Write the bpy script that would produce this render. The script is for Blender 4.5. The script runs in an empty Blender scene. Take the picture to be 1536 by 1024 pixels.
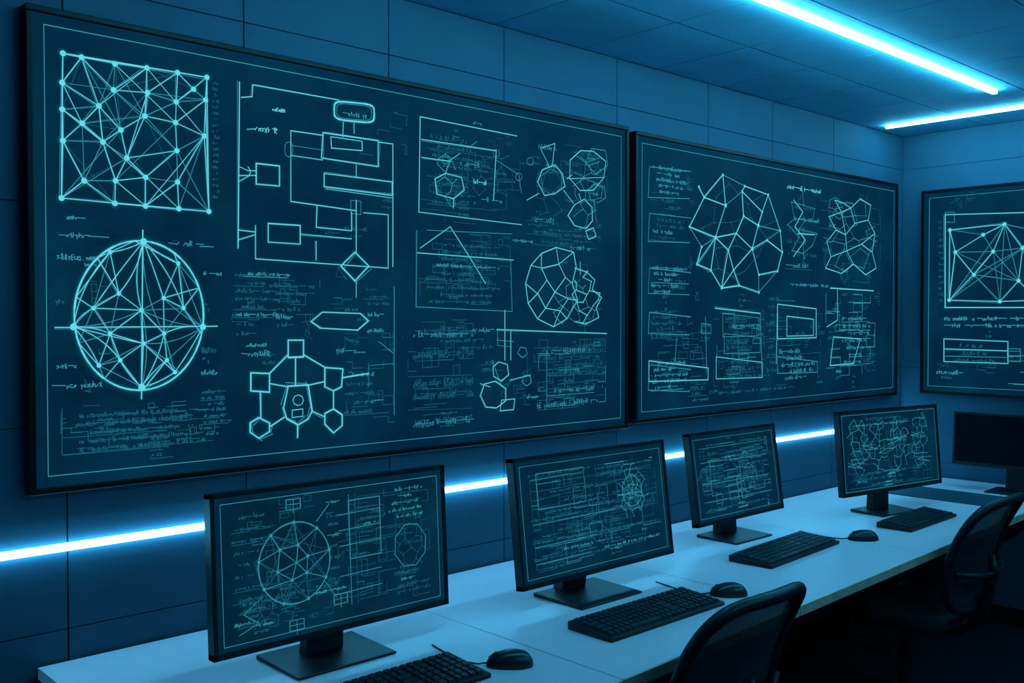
import bpy, bmesh, math, random
from mathutils import Vector, Matrix, Euler
from mathutils.geometry import delaunay_2d_cdt
random.seed(7)
S = bpy.context.scene
S.view_settings.view_transform = 'Standard'

# ------------------------------------------------------------------ camera
F = 1475.0
CAM = Vector((0, -2.6, 1.605))
CROT = Euler((math.radians(90) - math.atan(31 / F), 0, -math.atan2(.6807, .7325)), 'XYZ')
cd = bpy.data.cameras.new('camera'); cam = bpy.data.objects.new('camera', cd)
S.collection.objects.link(cam)
cam.location = CAM; cam.rotation_euler = CROT
cd.sensor_width = 36; cd.lens = F / 1536 * 36; cd.clip_start = .02
S.camera = cam
CM = CROT.to_matrix()

# ------------------------------------------------------------------ materials
def mat(name, col, rough=.5, metal=0, var=.12, vscale=6, bump=0, bscale=60, spec=.5):
    m = bpy.data.materials.new(name); m.use_nodes = True
    nt = m.node_tree; b = nt.nodes['Principled BSDF']
    tc = nt.nodes.new('ShaderNodeTexCoord')
    n = nt.nodes.new('ShaderNodeTexNoise'); n.inputs['Scale'].default_value = vscale; n.inputs['Detail'].default_value = 4
    nt.links.new(tc.outputs['Object'], n.inputs['Vector'])
    r = nt.nodes.new('ShaderNodeValToRGB')
    r.color_ramp.elements[0].position = .3; r.color_ramp.elements[1].position = .7
    r.color_ramp.elements[0].color = (*[c * (1 - var) for c in col], 1)
    r.color_ramp.elements[1].color = (*[min(1, c * (1 + var)) for c in col], 1)
    nt.links.new(n.outputs['Fac'], r.inputs['Fac']); nt.links.new(r.outputs['Color'], b.inputs['Base Color'])
    b.inputs['Roughness'].default_value = rough; b.inputs['Metallic'].default_value = metal
    b.inputs['Specular IOR Level'].default_value = spec
    if bump:
        n2 = nt.nodes.new('ShaderNodeTexNoise'); n2.inputs['Scale'].default_value = bscale
        nt.links.new(tc.outputs['Object'], n2.inputs['Vector'])
        bp = nt.nodes.new('ShaderNodeBump'); bp.inputs['Strength'].default_value = bump; bp.inputs['Distance'].default_value = .002
        nt.links.new(n2.outputs['Fac'], bp.inputs['Height']); nt.links.new(bp.outputs['Normal'], b.inputs['Normal'])
    return m

def emis(name, col, s):
    m = bpy.data.materials.new(name); m.use_nodes = True
    nt = m.node_tree; nt.nodes.clear()
    e = nt.nodes.new('ShaderNodeEmission'); o = nt.nodes.new('ShaderNodeOutputMaterial')
    e.inputs['Color'].default_value = (*col, 1); e.inputs['Strength'].default_value = s
    nt.links.new(e.outputs[0], o.inputs[0]); return m

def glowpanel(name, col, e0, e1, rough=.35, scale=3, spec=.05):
    """dark surface with a cloudy glow painted into its emission"""
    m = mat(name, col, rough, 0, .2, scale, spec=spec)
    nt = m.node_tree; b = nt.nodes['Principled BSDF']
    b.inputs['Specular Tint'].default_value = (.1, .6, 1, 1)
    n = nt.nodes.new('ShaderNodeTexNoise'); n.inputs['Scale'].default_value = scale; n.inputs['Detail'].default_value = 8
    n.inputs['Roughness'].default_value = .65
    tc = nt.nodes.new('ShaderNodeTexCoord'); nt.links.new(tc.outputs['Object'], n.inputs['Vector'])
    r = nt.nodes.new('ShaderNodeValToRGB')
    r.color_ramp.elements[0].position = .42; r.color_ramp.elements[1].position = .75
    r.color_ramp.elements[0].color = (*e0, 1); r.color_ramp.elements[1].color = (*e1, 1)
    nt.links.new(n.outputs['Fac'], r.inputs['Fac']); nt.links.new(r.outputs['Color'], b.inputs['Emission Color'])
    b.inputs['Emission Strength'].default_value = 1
    return m

M_wall = mat('wall_panel_paint', (.045, .115, .172), .7, 0, .12, 1.5, .15, 120, .12)
M_gap = mat('panel_joint_dark', (.004, .028, .048), .9)
M_gapc = mat('ceiling_joint', (.02, .14, .21), .9)
M_ceil = mat('ceiling_tile', (.18, .58, .78), .8, 0, .10, 2.5, .3, 200, .2)
M_floor = mat('floor_carpet', (.004, .012, .019), .9, 0, .3, 30, .4, 300, .2)
M_desk = mat('desk_laminate', (.85, .61, .67), .4, 0, .03, 2, spec=.4)
M_edge = mat('desk_edge_birch', (.75, .44, .33), .5, 0, .15, 20)
M_steel = mat('desk_steel', (.008, .018, .026), .5, .3)
M_black = mat('black_plastic', (.003, .009, .014), .45, 0, .2, 30, .1, 400, .35)
M_key = mat('key_plastic', (.005, .014, .022), .5, 0, .15, 30, 0, 0, .4)
M_frame = mat('board_frame_black', (.0015, .004, .007), .45, spec=.2)
M_mouse = mat('mouse_plastic', (.004, .010, .015), .36)
M_fabric = mat('chair_fabric', (.003, .008, .012), .9, 0, .3, 80, .6, 500)
M_pad = mat('desk_pad_grey', (.02, .06, .09), .7, spec=.2)
M_board = glowpanel('board_surface', (.0008, .008, .014), (.0005, .0165, .0390), (.0012, .036, .070), .6, 2.2)  # board is no lamp; its faint glow is painted in as emission
M_screen = glowpanel('monitor_surface', (.0005, .006, .012), (.0006, .0165, .036), (.0015, .034, .062), .55, 5, .03)
M_off = mat('screen_off', (.001, .003, .006), .6, spec=.1)
LED = (.11, .67, 1.0)
M_ledc = emis('led_ceiling', LED, 64)
M_ledw = emis('led_wall', (.10, .60, 1.0), 22)
INK = [emis('ink_bright', (.13, .70, .82), 1), emis('ink_medium', (.032, .29, .40), 1), emis('ink_faint', (.009, .115, .182), 1), emis('painted_halo', (.002, .052, .092), 1), emis('painted_outer_halo', (.0008, .028, .057), 1)]  # last two levels are painted glow around the strokes

def mesh_weave():
    m = mat('chair_mesh_weave', (.005, .011, .017), .8)
    nt = m.node_tree; b = nt.nodes['Principled BSDF']; out = nt.nodes['Material Output']
    tc = nt.nodes.new('ShaderNodeTexCoord')
    ws = []
    for d in ('X', 'Z'):
        w = nt.nodes.new('ShaderNodeTexWave'); w.bands_direction = d; w.inputs['Scale'].default_value = 75
        nt.links.new(tc.outputs['Object'], w.inputs['Vector']); ws.append(w)
    mu = nt.nodes.new('ShaderNodeMath'); mu.operation = 'MULTIPLY'
    nt.links.new(ws[0].outputs['Fac'], mu.inputs[0]); nt.links.new(ws[1].outputs['Fac'], mu.inputs[1])
    gt = nt.nodes.new('ShaderNodeMath'); gt.operation = 'GREATER_THAN'; gt.inputs[1].default_value = .86
    nt.links.new(mu.outputs[0], gt.inputs[0])
    tr = nt.nodes.new('ShaderNodeBsdfTransparent'); mx = nt.nodes.new('ShaderNodeMixShader')
    nt.links.new(gt.outputs[0], mx.inputs[0]); nt.links.new(b.outputs[0], mx.inputs[1]); nt.links.new(tr.outputs[0], mx.inputs[2])
    nt.links.new(mx.outputs[0], out.inputs[0]); return m
M_weave = mesh_weave()

# ------------------------------------------------------------------ mesh helpers
def empty(name, loc=(0, 0, 0), rz=0):
    e = bpy.data.objects.new(name, None); S.collection.objects.link(e)
    e.location = loc; e.rotation_euler = (0, 0, rz); e.empty_display_size = .1
    return e

def mk(name, verts, faces, mats, parent=None, loc=(0, 0, 0), rot=(0, 0, 0), midx=None, smooth=False, bevel=0, sub=0):
    me = bpy.data.meshes.new(name); me.from_pydata([tuple(v) for v in verts], [], faces); me.update()
    if not isinstance(mats, (list, tuple)): mats = [mats]
    for m in mats: me.materials.append(m)
    if midx: me.polygons.foreach_set('material_index', midx)
    bm = bmesh.new(); bm.from_mesh(me); bmesh.ops.recalc_face_normals(bm, faces=bm.faces) if not midx else None
    bm.to_mesh(me); bm.free()
    if smooth: me.polygons.foreach_set('use_smooth', [True] * len(me.polygons))
    o = bpy.data.objects.new(name, me); S.collection.objects.link(o)
    o.location = loc; o.rotation_euler = rot
    if parent: o.parent = parent
    if bevel:
        b = o.modifiers.new('bevel', 'BEVEL'); b.width = bevel; b.segments = 3; b.limit_method = 'ANGLE'
    if sub:
        s = o.modifiers.new('sub', 'SUBSURF'); s.levels = sub; s.render_levels = sub
    return o

class G:
    """geometry accumulator"""
    def __init__(s): s.v = []; s.f = []; s.m = []
    def add(s, vs, fs, m=0):
        k = len(s.v); s.v += [Vector(x) for x in vs]; s.f += [tuple(i + k for i in f) for f in fs]; s.m += [m] * len(fs)
    def box(s, x0, x1, y0, y1, z0, z1, m=0):
        s.add([(x0, y0, z0), (x1, y0, z0), (x1, y1, z0), (x0, y1, z0), (x0, y0, z1), (x1, y0, z1), (x1, y1, z1), (x0, y1, z1)],
              [(0, 3, 2, 1), (4, 5, 6, 7), (0, 1, 5, 4), (1, 2, 6, 5), (2, 3, 7, 6), (3, 0, 4, 7)], m)
    def tube(s, pts, r, seg=10, closed=False, m=0, rr=None):
        pts = [Vector(p) for p in pts]; n = len(pts); rings = []
        up = Vector((0, 0, 1)); prev = None
        for i, p in enumerate(pts):
            a = pts[(i - 1) % n] if (closed or i > 0) else p
            b = pts[(i + 1) % n] if (closed or i < n - 1) else p
            t = (b - a).normalized()
            if prev is None:
                q = t.cross(up)
                if q.length < .1: q = t.cross(Vector((0, 1, 0)))
            else:
                q = prev - t * prev.dot(t)
            q.normalize(); prev = q; w = t.cross(q)
            ri = rr[i] if rr else r
            rings.append([p + q * math.cos(2 * math.pi * k / seg) * ri + w * math.sin(2 * math.pi * k / seg) * ri for k in range(seg)])
        vs = [v for ring in rings for v in ring]; fs = []
        for i in range(n if closed else n - 1):
            j = (i + 1) % n
            for k in range(seg):
                l = (k + 1) % seg
                fs.append((i * seg + k, i * seg + l, j * seg + l, j * seg + k))
        if not closed:
            fs.append(tuple(range(seg))[::-1]); fs.append(tuple((n - 1) * seg + k for k in range(seg)))
        s.add(vs, fs, m)
    def obj(s, name, mats, parent=None, **k):
        return mk(name, s.v, s.f, mats, parent, midx=s.m if isinstance(mats, (list, tuple)) else None, **k)

def box(name, x0, x1, y0, y1, z0, z1, m, parent=None, **k):
    g = G(); g.box(x0, x1, y0, y1, z0, z1); return g.obj(name, m, parent, **k)

# ------------------------------------------------------------------ room
XF, XB, YR, HC = 5.45, -1.6, -4.6, 2.65
xs = [XB, -1.15, -.65, -.15, .36, .869, 1.367, 1.875, 2.377, 2.988, 3.596, 4.109, 4.68, XF]
zs = [0, .36, .82, 1.34, 1.9, 2.46, HC]
g = G(); g.box(XB, XF, .006, .12, 0, HC, 1)
gp = .0022
for i in range(len(xs) - 1):
    for j in range(len(zs) - 1):
        g.box(xs[i] + gp, xs[i + 1] - gp, 0, .007, zs[j] + gp * .7, zs[j + 1] - gp * .7, 0)
g.obj('wall_left', [M_wall, M_gap])
ys = [0, -.75, -1.5, -2.25, -3.0, -3.75, YR]
g = G(); g.box(XF + .006, XF + .12, YR, .12, 0, HC, 1)
zf = [0, .82, 1.34, 2.46, HC]
for i in range(len(ys) - 1):
    for j in range(len(zf) - 1):
        g.box(XF, XF + .007, ys[i + 1] + gp * .6, ys[i] - gp * .6, zf[j] + gp * .6, zf[j + 1] - gp * .6, 0)
g.obj('wall_far', [M_wall, M_gap])
box('wall_rear', XB - .12, XB, YR, .12, 0, HC, M_wall)
box('wall_right', XB - .12, XF + .12, YR - .12, YR, 0, HC, M_wall)
box('floor', XB - .12, XF + .12, YR - .12, .12, -.1, 0, M_floor)
g = G(); g.box(XB - .12, XF + .12, YR - .12, .12, HC + .006, HC + .12, 1)
T = .45
cx = [XB] + [x for x in [3.234 + T * k for k in range(-11, 5)] if XB + .05 < x < XF - .05] + [XF]
cy = [0] + [-T * k for k in range(1, 11) if -T * k > YR + .05] + [YR]
for i in range(len(cx) - 1):
    for j in range(len(cy) - 1):
        g.box(cx[i] + .003, cx[i + 1] - .003, cy[j + 1] + .003, cy[j] - .003, HC, HC + .007, 0)
g.obj('ceiling', [M_ceil, M_gapc])
box('baseboard_left', XB, XF, -.012, 0, 0, .09, M_frame)
box('baseboard_far', XF - .012, XF, YR, -.012, 0, .09, M_frame)

# LED light strips ------------------------------------------------
def strip(name, x0, x1, y0, y1, z0, z1, m, hx=.0):
    e = empty(name, ((x0 + x1) / 2, (y0 + y1) / 2, (z0 + z1) / 2))
    cx_, cy_, cz_ = e.location
    box('diffuser', x0 - cx_, x1 - cx_, y0 - cy_, y1 - cy_, z0 - cz_, z1 - cz_, m, e)
    return e
strip('ceiling_fill_strip', 1.0, 4.65, -.820, -.800, HC - .018, HC, M_ledc)
strip('ceiling_fill_strip', 5.060, 5.080, -3.4, -.09, HC - .016, HC, M_ledc)
strip('ceiling_fill_strip', 1.0, 4.65, -3.295, -3.275, HC - .018, HC, M_ledc)  # out-of-view strip added as fill light for the room
strip('wall_led_strip', XB + .02, XF - .02, -.014, 0, 1.022, 1.040, M_ledw)

# ------------------------------------------------------------------ drawing ink on flat planes
GL = [[(0,1),(0,0)], [(0,0),(0,.6),(.5,.6),(.5,0)], [(.6,.5),(.3,.6),(0,.4),(0,.1),(.3,0),(.6,.1)], [(0,0),(.6,.6)], [(0,1),(0,0),(.0,.3),(.5,.6)],
      [(.6,1),(0,1),(0,.5),(.5,.5),(0,.5),(0,0),(.6,0)], [(0,0),(0,1),(.5,.9),(.5,.6),(0,.5),(.6,0)], [(.3,1),(.3,0),(.3,.65),(0,.65),(.6,.65)],
      [(.3,.5),(.5,.75),(.3,1),(.1,.75),(.3,.5),(.6,.25),(.3,0),(0,.25),(.3,.5)], [(0,.6),(0,.1),(.3,0),(.5,.1),(.5,.6)], [(.6,.55),(.1,.55),(.5,.2),(0,0)],
      [(0,.6),(.3,.2),(.6,.6),(.3,.2),(.3,-.3)], [(0,1),(0,0),(0,.5),(.5,.5),(.5,0)], [(.4,0),(.4,1),(0,.3),(.6,.3)], [(0,0),(.2,.5),(.4,.1),(.6,.5)],
      [(.1,0),(.1,.6),(.35,.4),(.6,.6),(.6,0)], [(0,0),(.6,.8),(.3,.4),(0,.8),(.6,0)], [(.5,.6),(.1,.6),(0,.3),(.1,0),(.5,0),(.5,.6),(.6,0)]]
class Ink:
    def __init__(s, fn): s.fn = fn; s.v = []; s.f = []; s.m = []
    def seg(s, a, b, w, lv):
        a = Vector(a); b = Vector(b); d = b - a
        if d.length < 1e-5: return
        d.normalize(); n = Vector((-d.y, d.x)) * w / 2; e = d * w * .3; k = len(s.v)
        for p in (a - e + n, a - e - n, b + e - n, b + e + n): s.v.append(s.fn(p.x, p.y, .0004 * (5 - lv)))
        s.f.append((k, k + 1, k + 2, k + 3)); s.m.append(lv)
    def line(s, pts, w=.0045, lv=0, closed=False, ghost=True):
        pts = [Vector(p) for p in pts]; w = w * .60
        if closed: pts.append(pts[0])
        for i in range(len(pts) - 1): s.seg(pts[i], pts[i + 1], w * random.uniform(.75, 1.2), lv)
        if ghost and lv < 2:  # wider dim strokes underneath paint a glow around the line
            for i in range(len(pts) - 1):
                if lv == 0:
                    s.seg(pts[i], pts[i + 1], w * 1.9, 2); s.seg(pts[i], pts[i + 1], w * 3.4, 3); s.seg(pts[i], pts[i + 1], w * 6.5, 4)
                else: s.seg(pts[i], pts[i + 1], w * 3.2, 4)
            if len(pts) < 9 and random.random() < .55:
                o = Vector((random.uniform(-1, 1), random.uniform(-1, 1))) * w * 2.8
                for i in range(len(pts) - 1): s.seg(pts[i] + o, pts[i + 1] + o * .4, w * .6, min(2, lv + 1))
    def dot(s, c, r, lv=0):
        c = Vector(c)
        for rr, l_, o in ((r, lv, .0024), (r * 1.9, 3, .0010)):  # larger dim disc is a painted glow around the dot
            k = len(s.v)
            for i in range(12):
                t = i * math.pi / 6; s.v.append(s.fn(c.x + rr * math.cos(t), c.y + rr * math.sin(t), o))
            s.f.append(tuple(range(k, k + 12))); s.m.append(l_)
    def text(s, a, b, w, h, lv=1, lw=.003, bar=.10):
        x = a; lw *= .68; h *= .85
        while x < a + w:
            if random.random() < .14: x += h * .7; continue
            if random.random() < bar:
                L = h * random.uniform(1, 2.5); s.seg((x, b + h * .5), (min(x + L, a + w), b + h * .5), lw, lv); x += L + h * .2; continue
            gl = random.choice(GL); k = h * random.uniform(.8, 1.1); dy = random.uniform(-.08, .08) * h
            pts = [(x + p[0] * k * .75 + random.uniform(-.07, .07) * h, b + dy + p[1] * k + random.uniform(-.07, .07) * h) for p in gl]
            for i in range(len(pts) - 1): s.seg(pts[i], pts[i + 1], lw, lv)
            x += max(p[0] for p in gl) * k * .75 + h * .2
    def block(s, a, b, w, rows, dh, h, lv=2, lw=.003):
        for r in range(rows):
            o = random.uniform(0, .25) * w; L = w * random.uniform(.5, 1) - o
            s.text(a + o, b - r * dh, L, h, lv if random.random() < .88 else max(1, lv - 1), lw)
            if random.random() < .25: s.seg((a, b - r * dh - h * .4), (a + w * random.uniform(.5, 1), b - r * dh - h * .4), lw * .7, min(2, lv))
    def clutter(s, a0, a1, b0, b1, n, h=.013, lw=.0026):
        """scattered faint annotations"""
        for _ in range(n):
            a, b = random.uniform(a0, a1), random.uniform(b0, b1); k = random.random()
            if k < .6: s.block(a, b, min(random.uniform(.04, .15), a1 - a), random.randint(1, 3), h * 1.7, h * random.uniform(.7, 1.1), 2, lw)
            elif k < .8:
                m = random.randint(4, 8); c = h * 2.2
                s.line([(a + random.uniform(-1, 1) * c, b + random.uniform(-1, 1) * c) for _ in range(m)], lw, 2)
            else: s.circuit(a, b, min(.12, a1 - a + .02), .06, 5, 2, lw, .014)
    def circuit(s, a, b, w, h, n, lv=2, lw=.003, g=None):
        g = g or min(w, h) / 9
        q = lambda v: round(v / g) * g + random.uniform(-.2, .2) * g
        for _ in range(n):
            x = a + q(random.uniform(0, w)); y = b + q(random.uniform(0, h))
            if random.random() < .3:
                x2 = min(a + w, x + g * random.uniform(.6, 2.4)); y2 = min(b + h, y + g * random.uniform(.5, 1.5))
                s.line([(x, y), (x2, y), (x2, y2), (x, y2)], lw, lv, True, False)
            else:
                p = [(x, y)]
                for k in range(random.randint(1, 3)):
                    if k % 2 == 0: x = min(a + w, max(a, x + g * random.choice((-3, -2, 2, 3))))
                    else: y = min(b + h, max(b, y + g * random.choice((-2, -1, 1, 2))))
                    p.append((x, y))
                s.line(p, lw, lv, False, False)
    def cells(s, ca, cb, ra, rb, c, lv=0, lw=.004, jit=.28, mp=None, dots=True):
        mp = mp or (lambda p: p)
        J = {}
        def V(i, j, t):
            k = (i, j, t)
            if k not in J:
                x = c * 1.732 * (i + j * .5); y = c * 1.5 * j + (c * .5 if t else -c * .5)
                J[k] = (ca + x + random.uniform(-jit, jit) * c, cb + y + random.uniform(-jit, jit) * c)
            return J[k]
        ins = lambda p: ((p[0] - ca) / ra) ** 2 + ((p[1] - cb) / rb) ** 2 <= 1
        R = int(max(ra, rb) / c) + 3; used = set()
        for i in range(-R * 2, R * 2):
            for j in range(-R, R):
                p = V(i, j, 1)
                for k in ((i, j, 0), (i, j + 1, 0), (i - 1, j + 1, 0)):
                    q = V(*k)
                    if ins(p) and ins(q) and random.random() < .94:
                        s.line([mp(p), mp(q)], lw, lv); used.add(p); used.add(q)
        if dots:
            for p in sorted(used): s.dot(mp(p), lw * .7, lv)
    def net(s, P, lv=0, lw=.003, mp=None, r=.009, skip=0, pd=True):
        mp = mp or (lambda p: p)
        vs, es, fs = delaunay_2d_cdt([Vector(p) for p in P], [], [], 0, 1e-5)[:3]
        for e in es:
            if random.random() >= skip: s.line([mp(tuple(vs[e[0]])), mp(tuple(vs[e[1]]))], lw, lv if random.random() < .6 else min(2, lv + 1))
        if pd:
            for p in P: s.dot(mp(p), r, 0)
    def star(s, ca, cb, ra, rb, lv=0, lw=.004, mp=None, n=9):
        mp = mp or (lambda p: p)
        C = lambda t, k=1: (ca + ra * k * math.cos(t), cb + rb * k * math.sin(t))
        s.line([mp(C(i * math.pi / 28)) for i in range(56)], lw * 1.2, lv, True)
        o = [C(2 * math.pi * i / n + math.pi / 2) for i in range(n)]
        inn = [C(2 * math.pi * i / 6 + .3, random.uniform(.35, .6)) for i in range(6)]; mid = C(0, .04)
        for i, p in enumerate(o):
            for q in sorted(inn, key=lambda q: (q[0] - p[0]) ** 2 + (q[1] - p[1]) ** 2)[:2]: s.line([mp(p), mp(q)], lw * .75, lv if random.random() < .5 else min(2, lv + 1))
            s.line([mp(p), mp(o[(i + 3) % n])], lw * .6, 2)
        for i, p in enumerate(inn):
            s.line([mp(p), mp(mid)], lw * .8, lv); s.line([mp(p), mp(inn[(i + 1) % 6])], lw * .7, lv)
            s.dot(mp(p), lw * 1.1, lv)
        for p in o: s.dot(mp(p), lw * 1.1, lv)
    def obj(s, name, parent, inv=None):
        return mk(name, s.v, s.f, INK, parent, midx=s.m)

# measured positions on the wall planes (photo survey -> metres on the board face)
def on_left(px, py, y=-.034):
    d = CM @ Vector(((px - 768) / F, -(py - 512) / F, -1)); t = (y - CAM.y) / d.y; p = CAM + d * t
    return (p.x, p.z)
def on_far(px, py, x=XF - .034):
    d = CM @ Vector(((px - 768) / F, -(py - 512) / F, -1)); t = (x - CAM.x) / d.x; p = CAM + d * t
    return (-p.y, p.z)

def board(a0, a1, z0, z1, far=False):
    if far: e = empty('drawing_board', (XF, -(a0 + a1) / 2, (z0 + z1) / 2), -math.pi / 2)
    else: e = empty('drawing_board', ((a0 + a1) / 2, 0, (z0 + z1) / 2))
    w, h = (a1 - a0) / 2, (z1 - z0) / 2; f = .016; d = -.04
    g = G()
    g.box(-w, w, d, 0, h - f, h); g.box(-w, w, d, 0, -h, -h + f)
    g.box(-w, -w + f, d, 0, -h + f, h - f); g.box(w - f, w, d, 0, -h + f, h - f)
    g.obj('frame', M_frame, e, bevel=.003)
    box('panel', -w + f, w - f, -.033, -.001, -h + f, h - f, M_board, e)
    ac, zc = (a0 + a1) / 2, (z0 + z1) / 2
    ink = Ink(lambda a, b, o: Vector((a - ac, -.0333 - o, b - zc)))
    m = .044
    ink.line([(a0 + m, z0 + m), (a1 - m, z0 + m), (a1 - m, z1 - m), (a0 + m, z1 - m)], .0040, 1, True, False)
    return e, ink

# ---- board one
e1, K = board(.769, 3.017, 1.175, 2.377)
L = lambda p: on_left(*p)
def P(pts, w=.0042, lv=0, c=False, ghost=True): K.line([L(p) for p in pts], w, lv, c, ghost)
def TX(x, y, wpx, hpx, lv=1, lw=.003):
    a = L((x, y)); b = L((x + wpx, y)); t = L((x, y - hpx)); K.text(a[0], a[1], b[0] - a[0], t[1] - a[1], lv, lw)
def BL(x, y, wpx, rows, dy, hpx, lv=2, lw=.0028):
    a = L((x, y)); b = L((x + wpx, y)); t = L((x, y - hpx)); u = L((x, y - dy))
    K.block(a[0], a[1], b[0] - a[0], rows, u[1] - a[1], t[1] - a[1], lv, lw)
def CI(x0, y0, x1, y1, n, lv=2, lw=.003, g=None):
    a = L((x0, y1)); b = L((x1, y1)); t = L((x0, y0)); K.circuit(a[0], a[1], b[0] - a[0], t[1] - a[1], n, lv, lw, g)
def CAP(x, y, rx, ry, sl, w, lv=0, ex=.45):
    pts = []
    for k in range(28):
        t = 2 * math.pi * k / 28; c, q = math.cos(t), math.sin(t)
        u = rx * math.copysign(abs(c) ** ex, c); v = ry * math.copysign(abs(q) ** ex, q); pts.append((x + u, y + v + u * sl))
    P(pts, w, lv, True)
N = [(94,80),(122,86),(172,96),(220,102),(266,109),(310,116),(93,124),(170,135),(221,139),(264,153),(290,134),(93,164),(148,159),(217,174),(263,184),(308,150),
     (94,211),(123,185),(181,195),(306,204),(154,213),(190,237),(265,226),(92,297),(126,271),(172,305),(173,271),(218,266),(266,273),(313,317),(268,313),(218,309)]
K.net(N, 0, .0036, L, .0075)
for _ in range(70):
    p = random.choice(N); q = random.choice([q for q in N if q != p and abs(q[0] - p[0]) < 110 and abs(q[1] - p[1]) < 110]); K.line([L(p), L(q)], .0026, random.choice((0, 1, 1, 2)))
P([(94,80),(310,116),(313,317),(92,297)], .0040, 0, True)
for y in range(120, 300, 9): TX(319, y + 6, 8, 5, 2, .002)
# circle graph
P([(208 + 97 * math.cos(k * math.pi / 32), 473 + 112 * math.sin(k * math.pi / 32)) for k in range(64)], .0072, 0, True)
P([(82,491),(326,489)], .0034, 0); P([(214,345),(212,598)], .004, 0)
rim = [(208 + 97 * math.cos(t), 473 + 112 * math.sin(t)) for t in [k * math.pi / 5 + .25 for k in range(10)]]
hub = [(215,362),(212,580),(110,490),(304,490)]
inn = [(165,378),(267,395),(178,440),(245,447),(212,465),(140,462),(275,462),(246,500),(165,500),(215,515),(180,540),(250,540),(148,548),(262,558)]
def ARC(p, q, k, w, lv):
    n = 8; mx_, my = (p[0] + q[0]) / 2 - (q[1] - p[1]) * k, (p[1] + q[1]) / 2 + (q[0] - p[0]) * k
    P([((1-t)**2*p[0]+2*t*(1-t)*mx_+t*t*q[0], (1-t)**2*p[1]+2*t*(1-t)*my+t*t*q[1]) for t in [i / n for i in range(n + 1)]], w, lv)
for h_ in hub:
    for q in sorted(inn, key=lambda q: (q[0] - h_[0]) ** 2 + (q[1] - h_[1]) ** 2)[:8]: ARC(h_, q, random.uniform(-.18, .18), .0034, random.choice((0, 0, 1)))
    K.dot(L(h_), .009, 0)
for p in inn:
    K.dot(L(p), .006, 0)
    for q in sorted(rim + inn, key=lambda q: (q[0] - p[0]) ** 2 + (q[1] - p[1]) ** 2)[1:6]: K.line([L(p), L(q)], .0032, random.choice((0, 1)))
for t in ((100,355,34,9),(85,388,34,10),(265,368,40,9),(305,412,26,6),(78,455,18,9),(85,552,28,8),(100,582,50,9),(303,528,22,9),(302,562,24,9),(100,328,30,6)): TX(*t, 1 if t[2] > 22 else 2)
P([(88,352),(102,353)], .003, 1); P([(132,354),(163,356)], .003, 1); P([(252,364),(266,366)], .003, 1); P([(300,369),(320,370)], .003, 1); P([(78,578),(98,578)], .003, 1)
CI(92, 612, 322, 682, 44, 2); BL(95, 628, 220, 5, 13, 7, 2); P([(93,612),(93,682),(320,660)], .0028, 2, ghost=False); BL(300,590,50,8,9,5,2)
# flow chart
P([(359,123),(357,372)], .004); P([(362,146),(378,145),(379,127),(508,150)], .0038); P([(358,263),(384,263)], .003)
CAP(531, 168, 30, 14, .10, .0080); CAP(531, 168, 26, 11, .10, .003, 1)
TX(514, 172, 34, 8, 1); P([(531,184),(531,200)], .003)
P([(484,199),(567,211),(567,250),(482,237)], .0046, 0, True); P([(496,205),(543,212),(543,226),(497,222)], .0038, 0, True)
P([(484,203),(436,196),(436,302),(534,316)], .0038); P([(567,213),(589,216),(589,400)], .0038); P([(534,247),(534,265)], .0038)
P([(486,260),(588,273),(588,293),(486,280)], .004, 0, True); P([(436,233),(484,240)], .0034); P([(436,218),(484,225)], .0034,1); CAP(433,224,6,11,0,.003,1,.8); P([(515,182),(514,206)], .003); P([(589,297),(488,283)], .003)
P([(384,245),(419,249),(419,279),(384,276)], .005, 0, True); P([(359,250),(372,256),(384,256)], .003); P([(359,272),(373,264),(376,258),(372,250)], .003)
P([(402,335),(450,338),(450,366),(402,363)], .0046, 0, True); P([(383,338),(383,388),(582,402),(582,322),(545,319)], .004); P([(450,351),(527,358)], .003)
P([(475,309),(474,341),(527,346),(527,318)], .0038); P([(534,300),(534,378)], .0038); P([(474,362),(474,390)], .0038); P([(357,345),(383,348)], .003); P([(357,360),(383,352)], .003)
P([(526,300),(541,302),(541,322),(526,320)], .003, 1, True)
P([(532,378),(553,399),(532,421),(511,399)], .0064, 0, True); P([(534,421),(534,446)], .003)
P([(466,482),(483,468),(540,470),(552,481),(536,495),(480,492)], .0048, 0, True)
P([(591,430),(591,622)], .0034, 1)
TX(408,166,20,7,0); TX(382,196,30,10,0); P([(370,194),(382,193)], .003); P([(408,193),(416,194)], .003)
BL(350,414,70,6,12,6,2); BL(398,430,78,6,12,7,2); BL(366,412,110,1,10,6,1); TX(372,534,32,9,1); TX(504,530,30,9,1); P([(362,530),(374,531)], .003,1); P([(530,528),(548,528)], .003,1); TX(552,474,24,7,1); TX(548,605,28,9,1); TX(550,500,20,7,2); BL(345,475,45,3,14,7,2)
P([(555,548),(590,545)], .003, 1); P([(568,512),(590,530)], .003, 1); P([(553,580),(553,545)], .003, 1); BL(515,565,70,5,14,6,2); CI(520,500,590,640,16,2); CI(540,160,610,230,8,2); BL(365,520,60,1,9,6,2); CI(348,410,480,490,14,2)
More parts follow.
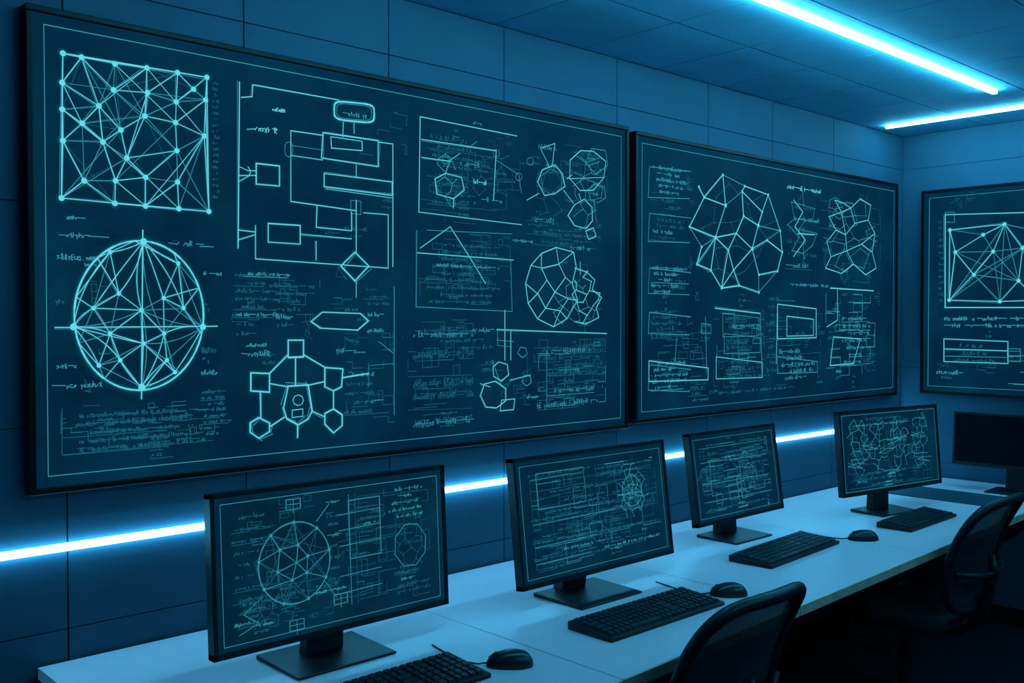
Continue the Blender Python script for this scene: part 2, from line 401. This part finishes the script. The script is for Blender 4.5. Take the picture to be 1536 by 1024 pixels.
# node diagram
for s_ in ([(432,510),(455,510),(455,535),(432,536)], [(376,559),(404,560),(404,588),(376,586)], [(487,551),(514,553),(512,580),(500,586),(487,580)],
           [(375,634),(388,626),(404,634),(404,647),(388,657),(375,648)], [(487,620),(500,613),(513,622),(513,638),(500,649),(487,636)],
           [(432,579),(462,577),(468,616),(462,628),(447,637),(430,628),(425,612)]):
    P(s_, .0066, 0, True)
for s_ in ([(443,536),(443,578)], [(432,532),(404,560)], [(455,532),(489,552)], [(404,575),(432,580)], [(390,588),(391,626)], [(487,572),(460,578)], [(500,586),(500,613)],
           [(404,640),(427,625)], [(487,625),(467,616)], [(446,638),(446,656)], [(514,566),(553,560)]):
    P(s_, .0052, 0)
P([(447 + 8 * math.cos(t), 600 + 8 * math.sin(t)) for t in [k * .785 for k in range(8)]], .003, 0, True); P([(438,615),(454,613),(454,624),(438,626)], .003, 0, True)
# right half
P([(630,175),(628,318),(782,337)], .004); P([(630,175),(775,204)], .004); P([(632,209),(744,226),(740,300)], .0038); P([(632,236),(676,242)], .0034)
P([(652,268),(668,260),(692,266),(696,285),(680,298),(655,291)], .0046, 0, True); P([(680,298),(680,312)], .004); P([(668,260),(675,240),(690,230)], .003, 0)
P([(744,240),(778,262),(782,290)], .0034, 1); P([(690,215),(702,222),(715,212)], .003, 1); TX(690,248,28,9,1); TX(710,275,20,7,0); TX(722,302,28,8,1)
K.cells(740,262,36,40,12,2,.0034,.45,L); K.cells(668,262,20,40,12,1,.0034,.4,L)
for c_ in ((744,230),(678,304),(668,240),(795,242),(778,265)): P([(c_[0] + 5 * math.cos(t), c_[1] + 6 * math.sin(t)) for t in [k * .785 for k in range(8)]], .003, 1, True)
def HX(x, y, r, n=6, lv=0, w=.0042, ph=.4, j=.12):
    P([(x + r * .95 * math.cos(ph + 2 * math.pi * k / n) * random.uniform(1 - j, 1 + j), y + r * 1.1 * math.sin(ph + 2 * math.pi * k / n) * random.uniform(1 - j, 1 + j)) for k in range(n)], w, lv, True)
HX(828,272,21,7,0,.0042,.4,.2); HX(828,272,18,6,1,.003); HX(880,254,29,8); HX(873,322,20,7); HX(896,240,18,5,1); HX(886,350,9,4); HX(895,290,14,6,1)
P([(862,232),(878,244),(900,236)], .0034, 1); P([(878,244),(876,268),(858,280)], .0034, 1); P([(876,268),(898,276)], .0034, 1); P([(853,268),(905,266)], .003)
K.cells(882,290,26,66,13,1,.0032,.42,L); K.cells(828,290,26,50,13,2,.0034,.42,L)
P([(810,222),(824,250)], .003); P([(812,222),(832,215),(828,250)], .003); P([(850,268),(858,262)], .003); P([(868,290),(872,302)], .003); P([(845,285),(860,305)], .003, 0); P([(808,290),(790,300)], .003); P([(890,305),(895,335)], .003,1)
TX(808,222,24,8,1); TX(803,332,26,9,1); TX(848,302,20,7,2); TX(768,362,30,5,1); TX(856,374,28,8,1); TX(860,230,36,8,2); BL(790,318,40,4,10,6,2); CI(840,215,910,360,18,2)
P([(625,345),(624,460),(768,467),(766,388)], .0038, 1); P([(630,372),(675,340),(702,382),(728,425)], .004); P([(625,379),(770,390)], .004, 0); P([(640,345),(768,351)], .0034, 1)
BL(628,366,130,9,11,6,2); BL(628,398,130,1,10,6,1); CI(630, 345, 765, 455, 36, 2)
blob = [(834,371),(860,378),(864,400),(858,425),(866,450),(850,478),(830,490),(806,478),(792,455),(788,425),(796,398),(812,380)]
P(blob, .0046, 0, True)
BV = [(812,402),(838,396),(820,420),(848,416),(806,440),(832,438),(852,448),(818,462),(840,466)]
for a_, b_ in ((0,1),(0,2),(1,3),(2,5),(3,5),(2,4),(5,6),(4,7),(7,8),(6,8),(5,7)): P([BV[a_], BV[b_]], .0038, 0)
for a_, b_ in ((0,10),(0,11),(1,1),(3,3),(4,9),(4,8),(6,4),(7,7),(8,5),(1,0),(8,6)): P([BV[a_], blob[b_]], .0036, 0)
lump1 = [(862,402),(880,408),(892,420),(888,434),(902,446),(894,462),(898,476),(878,486),(862,482)]
P(lump1, .0042, 0); K.cells(878, 446, 22, 42, 11, 0, .0034, .42, L)
K.cells(862, 455, 34, 40, 12, 1, .0034, .42, L); P([(870,392),(870,412)], .003)
P([(745,494),(910,500)], .0044, 0); P([(757,465),(757,540)], .004, 0); P([(766,496),(766,540)], .003, 0); P([(745,510),(770,512)], .003, 1); P([(746,496),(746,518),(768,520)],.003,1)
HX(750,556,14,6); HX(740,592,20,7); P([(738,540),(750,575),(764,560)], .0034, 1); P([(752,600),(772,598),(770,614),(750,616)], .004, 0, True); P([(764,570),(795,562)], .003); HX(790,570,8,5,1); P([(720,575),(735,580)], .003); HX(784,528,8,5,1)
for y in (505, 538, 582, 600, 640): TX(620, y, 90, 9, 1 if y in (505, 640) else 2); TX(622, y - 5, 86, 9, 2)
for y in (565, 615): P([(612, y), (708, y - 3)], .003, 2, ghost=False)
CI(612,485,710,640,24,2); CI(800, 510, 908, 610, 44, 2, .003); CI(800, 510, 908, 610, 10, 1, .003); BL(806,528,98,8,12,8,2); BL(820,530,80,3,30,9,1); TX(806,612,40,9,1); TX(862,605,34,8,1); BL(690,500,60,3,12,7,2); BL(640,205,120,8,14,6,2); BL(800,350,100,2,14,6,2); CI(632,190,780,330,20,2)
P([(820,525),(820,610)], .003, 1); TX(707,497,34,7,1)
K.clutter(2.0, 2.86, 1.26, 2.28, 46); K.clutter(1.36, 1.88, 1.28, 2.2, 16); K.clutter(.88, 1.2, 1.26, 1.36, 6); K.clutter(.86, .95, 1.4, 1.78, 4, .010); K.clutter(1.18, 1.24, 1.4, 1.78, 4, .010)
K.obj('drawing', e1)

# ---- board two
e2, K = board(3.058, 5.322, 1.190, 2.367)
def BX(x0, y0, x1, y1, lv=1, w=.004): P([(x0, y0), (x1, y0 + (x1 - x0) * .12), (x1, y1 - (x1 - x0) * .03), (x0, y1)], w * 1.15, lv, True)
for i, (y0, y1) in enumerate(((248, 296), (318, 362), (400, 440), (466, 500), (545, 585))):
    BL(976, y0 + 3, 58, 5, 9, 6, 2 if i % 2 else 1, .0036); P([(974, y0 + 2), (1036, y0 + 9)], .005, 1); P([(974, y0 + 2), (972, y1)], .0045, 1); P([(972, y1), (1034, y1 + 2)], .005, 1)
BX(973, 541, 1062, 572, 0); P([(1015,505),(1012,542)], .0045, 1); P([(1058,475),(1060,560)], .0045, 1); P([(1052,485),(1066,487),(1066,500),(1052,500)], .0045, 1, True)
V2 = [(1084,262),(1117,279),(1152,292),(1143,318),(1170,346),(1173,378),(1166,406),(1138,412),(1138,438),(1108,428),(1082,432),(1066,405),(1045,396),(1052,370),(1034,340),(1056,296),(1048,280),
      (1088,308),(1113,287),(1115,324),(1073,356),(1104,350),(1137,338),(1128,373),(1092,375),(1100,405),(1150,360)]
E2 = [(0,1),(1,2),(2,4),(4,5),(5,6),(6,7),(7,8),(9,25),(10,25),(10,11),(11,12),(12,13),(13,14),(14,15),(15,0),(16,15),(0,17),(1,18),(18,17),(17,15),(18,19),(18,3),(2,3),(3,22),(22,4),(19,22),(19,21),(21,20),
      (20,14),(20,17),(20,13),(21,24),(24,25),(21,23),(23,22),(23,26),(26,4),(26,5),(23,7),(23,25),(24,10),(20,11),(8,6),(12,20),(24,20),(8,9),(9,10)]
for k_, (a_, b_) in enumerate(E2): P([V2[a_], V2[b_]], .0064, 0 if k_ % 6 else 1)
for v_ in V2: K.dot(L(v_), .009 if v_ in ((1128,373),(1088,308),(1073,356),(1137,338)) else .006, 0)
K.cells(1104, 350, 66, 84, 26, 2, .005, .45, L)
lump = [(1252,300),(1262,318),(1243,325),(1254,345),(1240,362),(1246,385),(1238,402),(1262,410),(1280,396),(1298,412),(1314,402),(1308,378),(1312,350),(1302,330),(1306,308),(1290,298),(1276,312),(1264,304)]
P(lump, .0058, 0, True)
for a_, b_ in (((1262,318),(1276,312)),((1276,312),(1282,335)),((1282,335),(1302,330)),((1254,345),(1268,352)),((1268,352),(1282,335)),((1268,352),(1270,376)),((1270,376),(1246,385)),((1270,376),(1280,396)),((1270,376),(1292,366)),((1292,366),(1312,350)),((1292,366),(1308,378)),((1262,318),(1268,352))): P([a_, b_], .0052, 0)
K.cells(1277, 352, 40, 62, 13, 1, .0046, .45, L); K.cells(1205, 340, 26, 62, 15, 1, .005, .5, L); K.cells(1252, 318, 14, 24, 9, 1, .004, .4, L)
P([(1190,300),(1204,318),(1192,340),(1208,360),(1190,385)], .005, 0); P([(1196,350),(1222,352)], .005, 0)
TX(1180, 282, 50, 7, 0, .004); TX(1185, 428, 56, 5, 1, .004); P([(1205,340),(1205,400)], .004, 1); BL(1178,310,60,6,18,7,2,.004)
BX(1084, 470, 1138, 505, 1); BL(1088, 480, 50, 9, 11, 7, 2, .004); BX(1086,500,1140,530,1); BX(1074,535,1143,568,0); P([(1140,470),(1143,560)], .005, 1); P([(1072,462),(1140,470)], .0056, 0)
BX(1166, 456, 1224, 508, 0, .005); BX(1180,474,1220,504,0,.005); P([(1166,456),(1164,545)], .005, 0); BL(1168,530,56,5,10,7,1,.004); BX(1166,535,1226,560,1)
P([(1245,432),(1310,436)], .006, 0); P([(1256,432),(1256,480),(1240,490)], .0055, 0); CI(1238, 440, 1312, 565, 30, 1, .0045); P([(1250,505),(1290,508),(1280,545),(1245,548)], .0055, 0, True); BL(1262,480,45,7,11,7,1,.004)
CI(975, 245, 1040, 300, 12, 2); CI(1070, 465, 1145, 580, 30, 2, .004); CI(975, 500, 1060, 590, 26, 2, .004); CI(1165, 450, 1230, 575, 24, 2, .004); CI(1075, 470, 1140, 575, 9, 1, .004); BL(978,600,330,1,10,6,2,.004); CI(1230,300,1320,420,16,2,.004); BL(1150,450,20,10,12,6,2,.004)
K.clutter(3.14, 5.1, 1.28, 1.72, 30, .016, .0036); K.clutter(4.3, 5.1, 1.72, 2.25, 14, .016, .0036); K.clutter(3.14, 3.5, 1.7, 2.25, 8, .016, .0036)
K.obj('drawing', e2)

# ---- board three (far wall)
e3, K = board(.128, 2.35, 1.2, 2.327, True)
L = lambda p: on_far(*p)
P([(1418,322),(1418,461),(1560,461),(1560,318)], .0064, 0, True); P([(1418,318),(1432,318),(1432,333),(1418,333)], .005, 1, True)
N3 = [(1507,336),(1433,378),(1490,377),(1534,372),(1461,412),(1528,421),(1424,450),(1500,452),(1475,352),(1550,345),(1425,345),(1556,450)]
K.net(N3, 0, .0055, L, .010)
for a_, b_ in ((0,6),(0,7),(1,5),(3,6),(4,3),(2,6),(2,7),(0,5)): P([N3[a_], N3[b_]], .0045, 1)
for y in (480, 490): TX(1416, y, 120, 6, 1, .006)
BX2 = [(1416,508),(1512,512),(1512,545),(1416,542)]
P(BX2, .005, 0, True); P([(1416,523),(1512,526)], .005, 0); P([(1416,534),(1512,536)], .005, 1); BL(1420,520,90,3,11,6,2,.005); TX(1405,560,40,6,1,.005); CI(1512, 500, 1600, 575, 20, 1, .005)
for y in range(335, 460, 9): TX(1408, y, 6, 5, 2)
K.text(1.0, 1.95, 1.1, .05, 1, .005); K.circuit(1.05, 1.35, 1.1, .5, 30, 1, .005); K.cells(1.65, 2.02, .35, .2, .08, 0, .006)
K.clutter(.22, 2.1, 1.29, 1.6, 20, .016, .0036); K.clutter(.26, .8, 2.2, 2.26, 4, .016, .0036)
K.obj('drawing', e3)

# ------------------------------------------------------------------ desks
ZD = .74
yf = lambda x: -1.06 + (x - 1.8) * .042
def desk(x0, x1):
    e = empty('office_desk', ((x0 + x1) / 2, -.5, 0)); c = (x0 + x1) / 2
    a, b = x0 - c + .0015, x1 - c - .0015
    fa, fb = yf(x0) + .5, yf(x1) + .5; bk = .49
    t = .03
    vs = [(a, fa + .004, ZD - t), (b, fb + .004, ZD - t), (b, bk, ZD - t), (a, bk, ZD - t), (a, fa + .004, ZD), (b, fb + .004, ZD), (b, bk, ZD), (a, bk, ZD)]
    fs = [(0, 3, 2, 1), (4, 5, 6, 7), (0, 1, 5, 4), (1, 2, 6, 5), (2, 3, 7, 6), (3, 0, 4, 7)]
    mk('top', vs, fs, M_desk, e, bevel=.0015)
    mk('edge_band', [(a, fa, ZD - t), (b, fb, ZD - t), (b, fb + .004, ZD - t), (a, fa + .004, ZD - t), (a, fa, ZD - .001), (b, fb, ZD - .001), (b, fb + .004, ZD - .001), (a, fa + .004, ZD - .001)], fs, M_edge, e)
    for i, x in enumerate((a + .03, b - .07)):
        g = G(); g.box(x, x + .04, .36, .42, .03, ZD - .07); g.box(x, x + .04, max(fa, fb) + .08, .46, ZD - .07, ZD - t); g.box(x - .005, x + .045, .10, .46, 0, .03)
        g.obj('leg_%d' % (i + 1), M_steel, e, bevel=.003)
    box('modesty_panel', a + .02, b - .02, .43, .445, .28, ZD - t, M_steel, e)
dx = [.79, 1.80, 2.66, 3.62, 4.60, 5.43]
for i in range(5): desk(dx[i], dx[i + 1])

# ------------------------------------------------------------------ monitors
def monitor(xc, yc, w, h, zb, tilt, rz, bx, by, kind, bw=.29, bd=.21):
    e = empty('computer_monitor', (bx, by, ZD), rz)
    off = Matrix.Rotation(-rz, 3, 'Z') @ Vector((xc - bx, yc - by, 0))
    hz = zb + h / 2 - ZD
    head = bpy.data.objects.new('head', None); S.collection.objects.link(head); head.parent = e; head.empty_display_size = .05
    head.location = (off.x, off.y, hz); head.rotation_euler = (-math.radians(tilt), 0, 0)
    W, H, f = w / 2, h / 2, .011
    g = G(); d0, d1 = -.008, .022
    g.box(-W, W, d0, d1, H - f, H); g.box(-W, W, d0, d1, -H, -H + f * 1.3); g.box(-W, -W + f, d0, d1, -H, H); g.box(W - f, W, d0, d1, -H, H)
    g.obj('bezel', M_black, head)
    box('panel', -W + f, W - f, -.004, .02, -H + f, H - f, M_screen if kind else M_off, head)
    g = G(); g.add([(-W, .022, -H), (W, .022, -H), (W, .022, H), (-W, .022, H), (-W * .6, .055, -H * .6), (W * .6, .055, -H * .6), (W * .6, .055, H * .6), (-W * .6, .055, H * .6)],
          [(3, 2, 1, 0), (4, 5, 6, 7), (0, 1, 5, 4), (1, 2, 6, 5), (2, 3, 7, 6), (3, 0, 4, 7)])
    g.obj('back_shell', M_black, head, bevel=.006)
    py = off.y + .055
    g = G()
    nx = .055
    top = hz + .02
    g.add([(-nx, py - .005 - .02, .008), (nx, py - .025, .008), (nx, py + .02, .008), (-nx, py + .02, .008), (off.x - nx * .9, py - .01, top), (off.x + nx * .9, py - .01, top), (off.x + nx * .9, py + .02, top), (off.x - nx * .9, py + .02, top)],
          [(0, 3, 2, 1), (4, 5, 6, 7), (0, 1, 5, 4), (1, 2, 6, 5), (2, 3, 7, 6), (3, 0, 4, 7)])
    g.obj('neck', M_black, e, bevel=.006)
    g = G(); b2 = bw / 2; d2 = bd / 2
    g.add([(-b2, -d2, 0), (b2, -d2, 0), (b2, d2, 0), (-b2, d2, 0), (-b2, -d2, .007), (b2, -d2, .007), (b2, d2, .012), (-b2, d2, .012)],
          [(0, 3, 2, 1), (4, 5, 6, 7), (0, 1, 5, 4), (1, 2, 6, 5), (2, 3, 7, 6), (3, 0, 4, 7)])
    g.obj('foot', M_black, e, bevel=.003)
    if not kind: return e
    k = Ink(lambda a, b, o: Vector((a, -.0042 - o * .5, b)))
    m = .027 if kind != 4 else .02; a0, a1, b0, b1 = -W + m, W - m, -H + m, H - m
    k.line([(a0, b0), (a1, b0), (a1, b1), (a0, b1)], .0024, 1, True, False)
    ww, hh = a1 - a0, b1 - b0; X = lambda u: a0 + u * ww; Y = lambda v: b0 + v * hh
    lw = .0019 if kind < 3 else .0026
    k.clutter(X(.03), X(.88), Y(.06), Y(.9), 22, .009, lw)
    if kind == 1:
        k.star(X(.30), Y(.50), .155 * ww, .30 * hh, 1, .0034, None, 9)
        k.circuit(X(.54), Y(.12), .16 * ww, .78 * hh, 20, 2, lw); k.line([(X(.55), Y(.45)), (X(.70), Y(.45)), (X(.70), Y(.9)), (X(.55), Y(.9))], .0028, 1, True)
        k.line([(X(.55), Y(.1)), (X(.55), Y(.95))], .0024, 1); k.line([(X(.58), Y(.1)), (X(.58), Y(.95))], .0018, 2)
        for v in (.2, .33, .56, .68, .8): k.line([(X(.50), Y(v)), (X(.70), Y(v + .01))], .0024, 1)
        k.line([(X(.85) + .055 * math.cos(t), Y(.47) + .06 * math.sin(t)) for t in [i * math.pi / 4 + .3 for i in range(8)]], .0030, 1, True)
        k.cells(X(.85), Y(.47), .06, .07, .022, 2, .0018)
        for u, v in ((.30, .97), (.30, .08), (.50, .20)):
            k.line([(X(u) - .02, Y(v) - .025), (X(u) + .02, Y(v) - .025), (X(u) + .02, Y(v) + .0), (X(u) - .02, Y(v) + .0)], .0026, 1, True)
            k.line([(X(u), Y(v) - .035), (X(u), Y(v) + .0)], .002, 1); k.line([(X(u) - .02, Y(v) - .012), (X(u) + .02, Y(v) - .012)], .002, 1)
        k.line([(X(.16), Y(.3)), (X(.08), Y(.2)), (X(.14), Y(.12)), (X(.06), Y(.06))], .0024, 1); k.line([(X(.43), Y(.32)), (X(.48), Y(.18))], .0024, 1); k.line([(X(.40), Y(.78)), (X(.46), Y(.9))], .0022, 1)
        k.block(X(.04), Y(.88), .14 * ww, 10, .028, .009, 2, .0018); k.block(X(.74), Y(.92), .22 * ww, 5, .018, .010, 1, .0018); k.block(X(.76), Y(.25), .2 * ww, 4, .017, .010, 2, .0018)
        k.block(X(.44), Y(.9), .08 * ww, 10, .028, .009, 2, .0018); k.circuit(X(.05), Y(.05), .45 * ww, .2 * hh, 18, 2, .0018); k.circuit(X(.55), Y(.05), .4 * ww, .9 * hh, 34, 2, .0018); k.cells(X(.2), Y(.2), .08, .05, .02, 2, .0018, .4)
    elif kind == 2:
        k.line([(X(.10), Y(.60)), (X(.42), Y(.60)), (X(.42), Y(.92)), (X(.10), Y(.92))], .0026, 1, True)
        k.circuit(X(.06), Y(.08), .40 * ww, .8 * hh, 50, 2, lw); k.circuit(X(.5), Y(.08), .45 * ww, .84 * hh, 50, 2, lw)
        k.cells(X(.76), Y(.62), .085, .095, .024, 1, .0026, .45); k.star(X(.76), Y(.62), .05, .05, 1, .0024, None, 7); k.cells(X(.5), Y(.45), .06, .09, .022, 2, .0024, .4)
        k.circuit(X(.06), Y(.08), .88 * ww, .84 * hh, 18, 1, .002)
        for v in (.9, .5, .3, .15): k.text(X(.05), Y(v), .42 * ww, .009, 2, .002); k.text(X(.52), Y(v - .02), .42 * ww, .009, 1 if v < .2 else 2, .002); k.line([(X(.06), Y(v - .03)), (X(.4 + random.random() * .4), Y(v - .025))], .0022, 1)
        k.block(X(.05), Y(.82), .9 * ww, 9, .03, .009, 2, .0018)
    elif kind == 3:
        k.block(X(.06), Y(.90), .4 * ww, 9, .031, .010, 2, .0022); k.block(X(.52), Y(.90), .42 * ww, 9, .031, .010, 2, .0022)
        k.circuit(X(.06), Y(.08), .86 * ww, .84 * hh, 30, 1, .0024); k.circuit(X(.06), Y(.08), .86 * ww, .84 * hh, 44, 2, .0022); k.cells(X(.6), Y(.5), .09, .09, .03, 1, .002, .4)
        for v in (.88, .7, .42, .2): k.line([(X(.06), Y(v)), (X(.9), Y(v + random.uniform(-.02, .02)))], .0026, 1)
    else:
        for u in (.15, .36, .58, .82): k.cells(X(u), Y(.58), .08, .13, .027, 1, .0028, .5)
        for _ in range(7):
            x_, y_ = random.uniform(.1, .85), random.uniform(.2, .8); k.line([(X(x_ + .09 * math.sin(i * 1.9 + x_ * 9)), Y(y_ + .02 * i * math.cos(i))) for i in range(6)], .0026, 1)
        k.circuit(X(.04), Y(.06), .9 * ww, .86 * hh, 34, 2, .0024); k.block(X(.05), Y(.2), .9 * ww, 3, .025, .011, 2, .0024); k.block(X(.05), Y(.92), .9 * ww, 2, .025, .011, 2, .0024)
    k.obj('display_drawing', head)
    return e
monitor(1.385, -.455, .70, .388, .812, 3, 0, 1.365, -.43, 1)
monitor(2.355, -.47, .72, .392, .800, 7, 0, 2.28, -.50, 2, .28, .21)
monitor(3.335, -.335, .595, .356, .818, 8, 0, 3.33, -.33, 3, .25, .19)
monitor(4.29, -.51, .72, .372, .838, 5, math.radians(-9), 4.27, -.49, 4, .26, .17)
monitor(5.17, -.72, .60, .27, .865, 4, math.radians(-90), 5.19, -.72, 0, .24, .17)
box('desk_pad', 4.72, 5.04, -.80, -.12, ZD, ZD + .003, M_pad)

# ------------------------------------------------------------------ keyboards
def keyboard(xc, yc, rz, w=.52, d=.165):
    e = empty('computer_keyboard', (xc, yc, ZD), rz)
    W, D = w / 2, d / 2
    fs = [(0, 3, 2, 1), (4, 5, 6, 7), (0, 1, 5, 4), (1, 2, 6, 5), (2, 3, 7, 6), (3, 0, 4, 7)]
    mk('case', [(-W, -D, 0), (W, -D, 0), (W, D, 0), (-W, D, 0), (-W, -D, .012), (W, -D, .012), (W, D, .024), (-W, D, .024)], fs, M_black, e, bevel=.003)
    g = G(); rows = 6; cols = 22; px_ = (w - .024) / cols; py_ = (d - .018) / rows
    for r in range(rows):
        c = 0
        while c < cols:
            n = 1
            if r == 0 and c == 4: n = 6
            elif c in (0, 13) and r in (1, 2, 3): n = 2
            x0 = -W + .012 + c * px_; x1 = x0 + n * px_
            if (c == 15 or c == 18) : x0 += .004
            y0 = -D + .009 + r * py_; y1 = y0 + py_; z = .012 + (y0 + D) / d * .012; z2 = .012 + (y1 + D) / d * .012
            q = .0016; t = .0034; hh = .007
            g.add([(x0 + q, y0 + q, z - .001), (x1 - q, y0 + q, z - .001), (x1 - q, y1 - q, z2 - .001), (x0 + q, y1 - q, z2 - .001),
                   (x0 + t, y0 + t, z + hh), (x1 - t, y0 + t, z + hh), (x1 - t, y1 - t, z2 + hh), (x0 + t, y1 - t, z2 + hh)], fs)
            c += n
    g.obj('keys', M_key, e)
keyboard(1.315, -.75, 0); keyboard(2.24, -.78, 0); keyboard(3.243, -.617, math.radians(4), .54, .17); keyboard(4.15, -.70, math.radians(2), .47, .15)

# ------------------------------------------------------------------ mice
def mouse(xc, yc, rz):
    e = empty('computer_mouse', (xc, yc, ZD), rz)
    vs = []; fs = []; n = 24; r = 10     # local +Y = nose
    for i in range(r + 1):
        ph = i / r * math.pi / 2
        for k in range(n):
            t = 2 * math.pi * k / n
            cx_, cy_ = math.cos(t), math.sin(t)
            sx = math.copysign(abs(cx_) ** .85, cx_) * .034 * (1 - .10 * cy_); sy = math.copysign(abs(cy_) ** .9, cy_) * .060
            s_ = math.cos(ph) ** .55 if i < r else 0
            y = sy * s_
            z = math.sin(ph) * (.038 - .09 * max(0, y) * 1.6 - .02 * max(0, -y - .02))
            vs.append((sx * s_, y, z + .001))
    for i in range(r):
        for k in range(n):
            l = (k + 1) % n; fs.append((i * n + k, i * n + l, (i + 1) * n + l, (i + 1) * n + k))
    fs.append(tuple(range(n))[::-1])
    mk('body', vs, fs, M_mouse, e, smooth=True)
    g = G(); g.tube([(-.004, .034, .0), (.004, .034, .0)], .010, 14)
    g.obj('scroll_wheel', M_black, e, loc=(0, 0, .025))
    g = G(); g.tube([(0, .008, .0375), (0, .02, .0360), (0, .04, .0315), (0, .054, .022)], .0010, 6); g.obj('button_seam', M_frame, e)
    R = Matrix.Rotation(-rz, 3, 'Z')
    cab = [(-.043, .037, .008), (-.058, .055, .004), (-.068, .085, .003), (-.070, .13, .003), (-.062, .19, .003), (-.05, .25, .003)]
    g = G(); g.tube([R @ Vector(c) for c in cab], .0022, 8); g.obj('cable', M_black, e)
mouse(1.665, -.80, math.radians(50)); mouse(2.60, -.805, math.radians(48)); mouse(3.65, -.71, math.radians(48))

# ------------------------------------------------------------------ chairs
def chair(xc, yc, rz):
    e = empty('office_chair', (xc, yc, 0), rz)
    vs = []; fs = []; n = 32; prof = [(.90, .425), (1.0, .44), (1.0, .475), (.95, .492), (.6, .494), (0.001, .488)]
    for s_, z in prof:
        for k in range(n):
            t = 2 * math.pi * k / n; c, q = math.cos(t), math.sin(t)
            vs.append((.245 * s_ * math.copysign(abs(c) ** .45, c), .235 * s_ * math.copysign(abs(q) ** .45, q), z))
    for i in range(len(prof) - 1):
        for k in range(n):
            l = (k + 1) % n; fs.append((i * n + k, i * n + l, (i + 1) * n + l, (i + 1) * n + k))
    fs.append(tuple(range(n))[::-1])
    mk('seat', vs, fs, M_fabric, e, smooth=True)
    def bp(s_, t, o=0):
        c, q = math.cos(t), math.sin(t); u = s_ * math.copysign(abs(c) ** .42, c); v = s_ * math.copysign(abs(q) ** .42, q)
        hw = .225 - .018 * (v + .2) ** 2 - .012 * (1 - v) * .6
        z = .725 + .215 * v
        y = -.235 - (z - .50) * .30 - .03 * (1 - u * u) + .035 * math.cos(v * 1.8)
        return Vector((u * hw, y + o, z))
    vs = []; fs = []; R = 8; n = 48
    for i in range(R + 1):
        for k in range(n): vs.append(bp(max(.001, i / R), 2 * math.pi * k / n))
    for i in range(R):
        for k in range(n):
            l = (k + 1) % n; fs.append((i * n + k, i * n + l, (i + 1) * n + l, (i + 1) * n + k))
    mk('backrest_mesh', vs, fs, M_weave, e, smooth=True)
    g = G(); g.tube([bp(1, 2 * math.pi * k / 64) for k in range(64)], .017, 10, True); g.obj('backrest_frame', M_black, e, smooth=True)
    g = G(); pb = bp(.001, 0)
    g.tube([(0, -.05, .40), (0, -.20, .405), (0, -.285, .46), (0, -.315, .55), (0, pb.y - .045, .66), (0, pb.y - .035, .72)], .022, 12, rr=[.022, .026, .026, .024, .02, .012])
    g.tube([(-.20, bp(.9, math.pi, 0).y - .01, .67), (-.1, pb.y - .035, .655), (0, pb.y - .045, .65), (.1, pb.y - .035, .655), (.20, bp(.9, 0).y - .01, .67)], .012, 10)
    g.obj('back_support', M_black, e, smooth=True)
    for i, sx in enumerate((-1, 1)):
        g = G(); g.tube([(sx * .10, 0, .415), (sx * .25, 0, .415), (sx * .285, 0, .44), (sx * .29, 0, .52), (sx * .29, 0, .615)], .016, 10)
        g.obj('arm_post_%d' % (i + 1), M_black, e, smooth=True)
        box('arm_pad_%d' % (i + 1), sx * .29 - .035, sx * .29 + .035, -.13, .13, .61, .635, M_black, e, bevel=.01)
    g = G(); g.tube([(0, 0, .085), (0, 0, .28)], .028, 16); g.tube([(0, 0, .28), (0, 0, .40)], .018, 16); g.box(-.09, .09, -.11, .11, .395, .43)
    g.obj('gas_column', M_black, e)
    g = G()
    for k in range(5):
        t = 2 * math.pi * k / 5 + .3; c, s_ = math.cos(t), math.sin(t)
        g.tube([(0, 0, .105), (.12 * c, .12 * s_, .10), (.27 * c, .27 * s_, .07)], .02, 8, rr=[.03, .024, .015])
        g.tube([(.27 * c, .27 * s_, .075), (.27 * c, .27 * s_, .04)], .008, 8)
        for o in (-.014, .014):
            a = Vector((.275 * c - s_ * o, .275 * s_ + c * o, .027)); dd = Vector((-s_, c, 0)) * .008
            g.tube([a - dd, a + dd], .027, 14)
    g.obj('star_base', M_black, e)
chair(2.07, -.90, 0); chair(3.85, -.79, 0)

# ------------------------------------------------------------------ world
w = bpy.data.worlds.new('world'); S.world = w; w.use_nodes = True
w.node_tree.nodes['Background'].inputs[0].default_value = (.01, .04, .08, 1); w.node_tree.nodes['Background'].inputs[1].default_value = .5
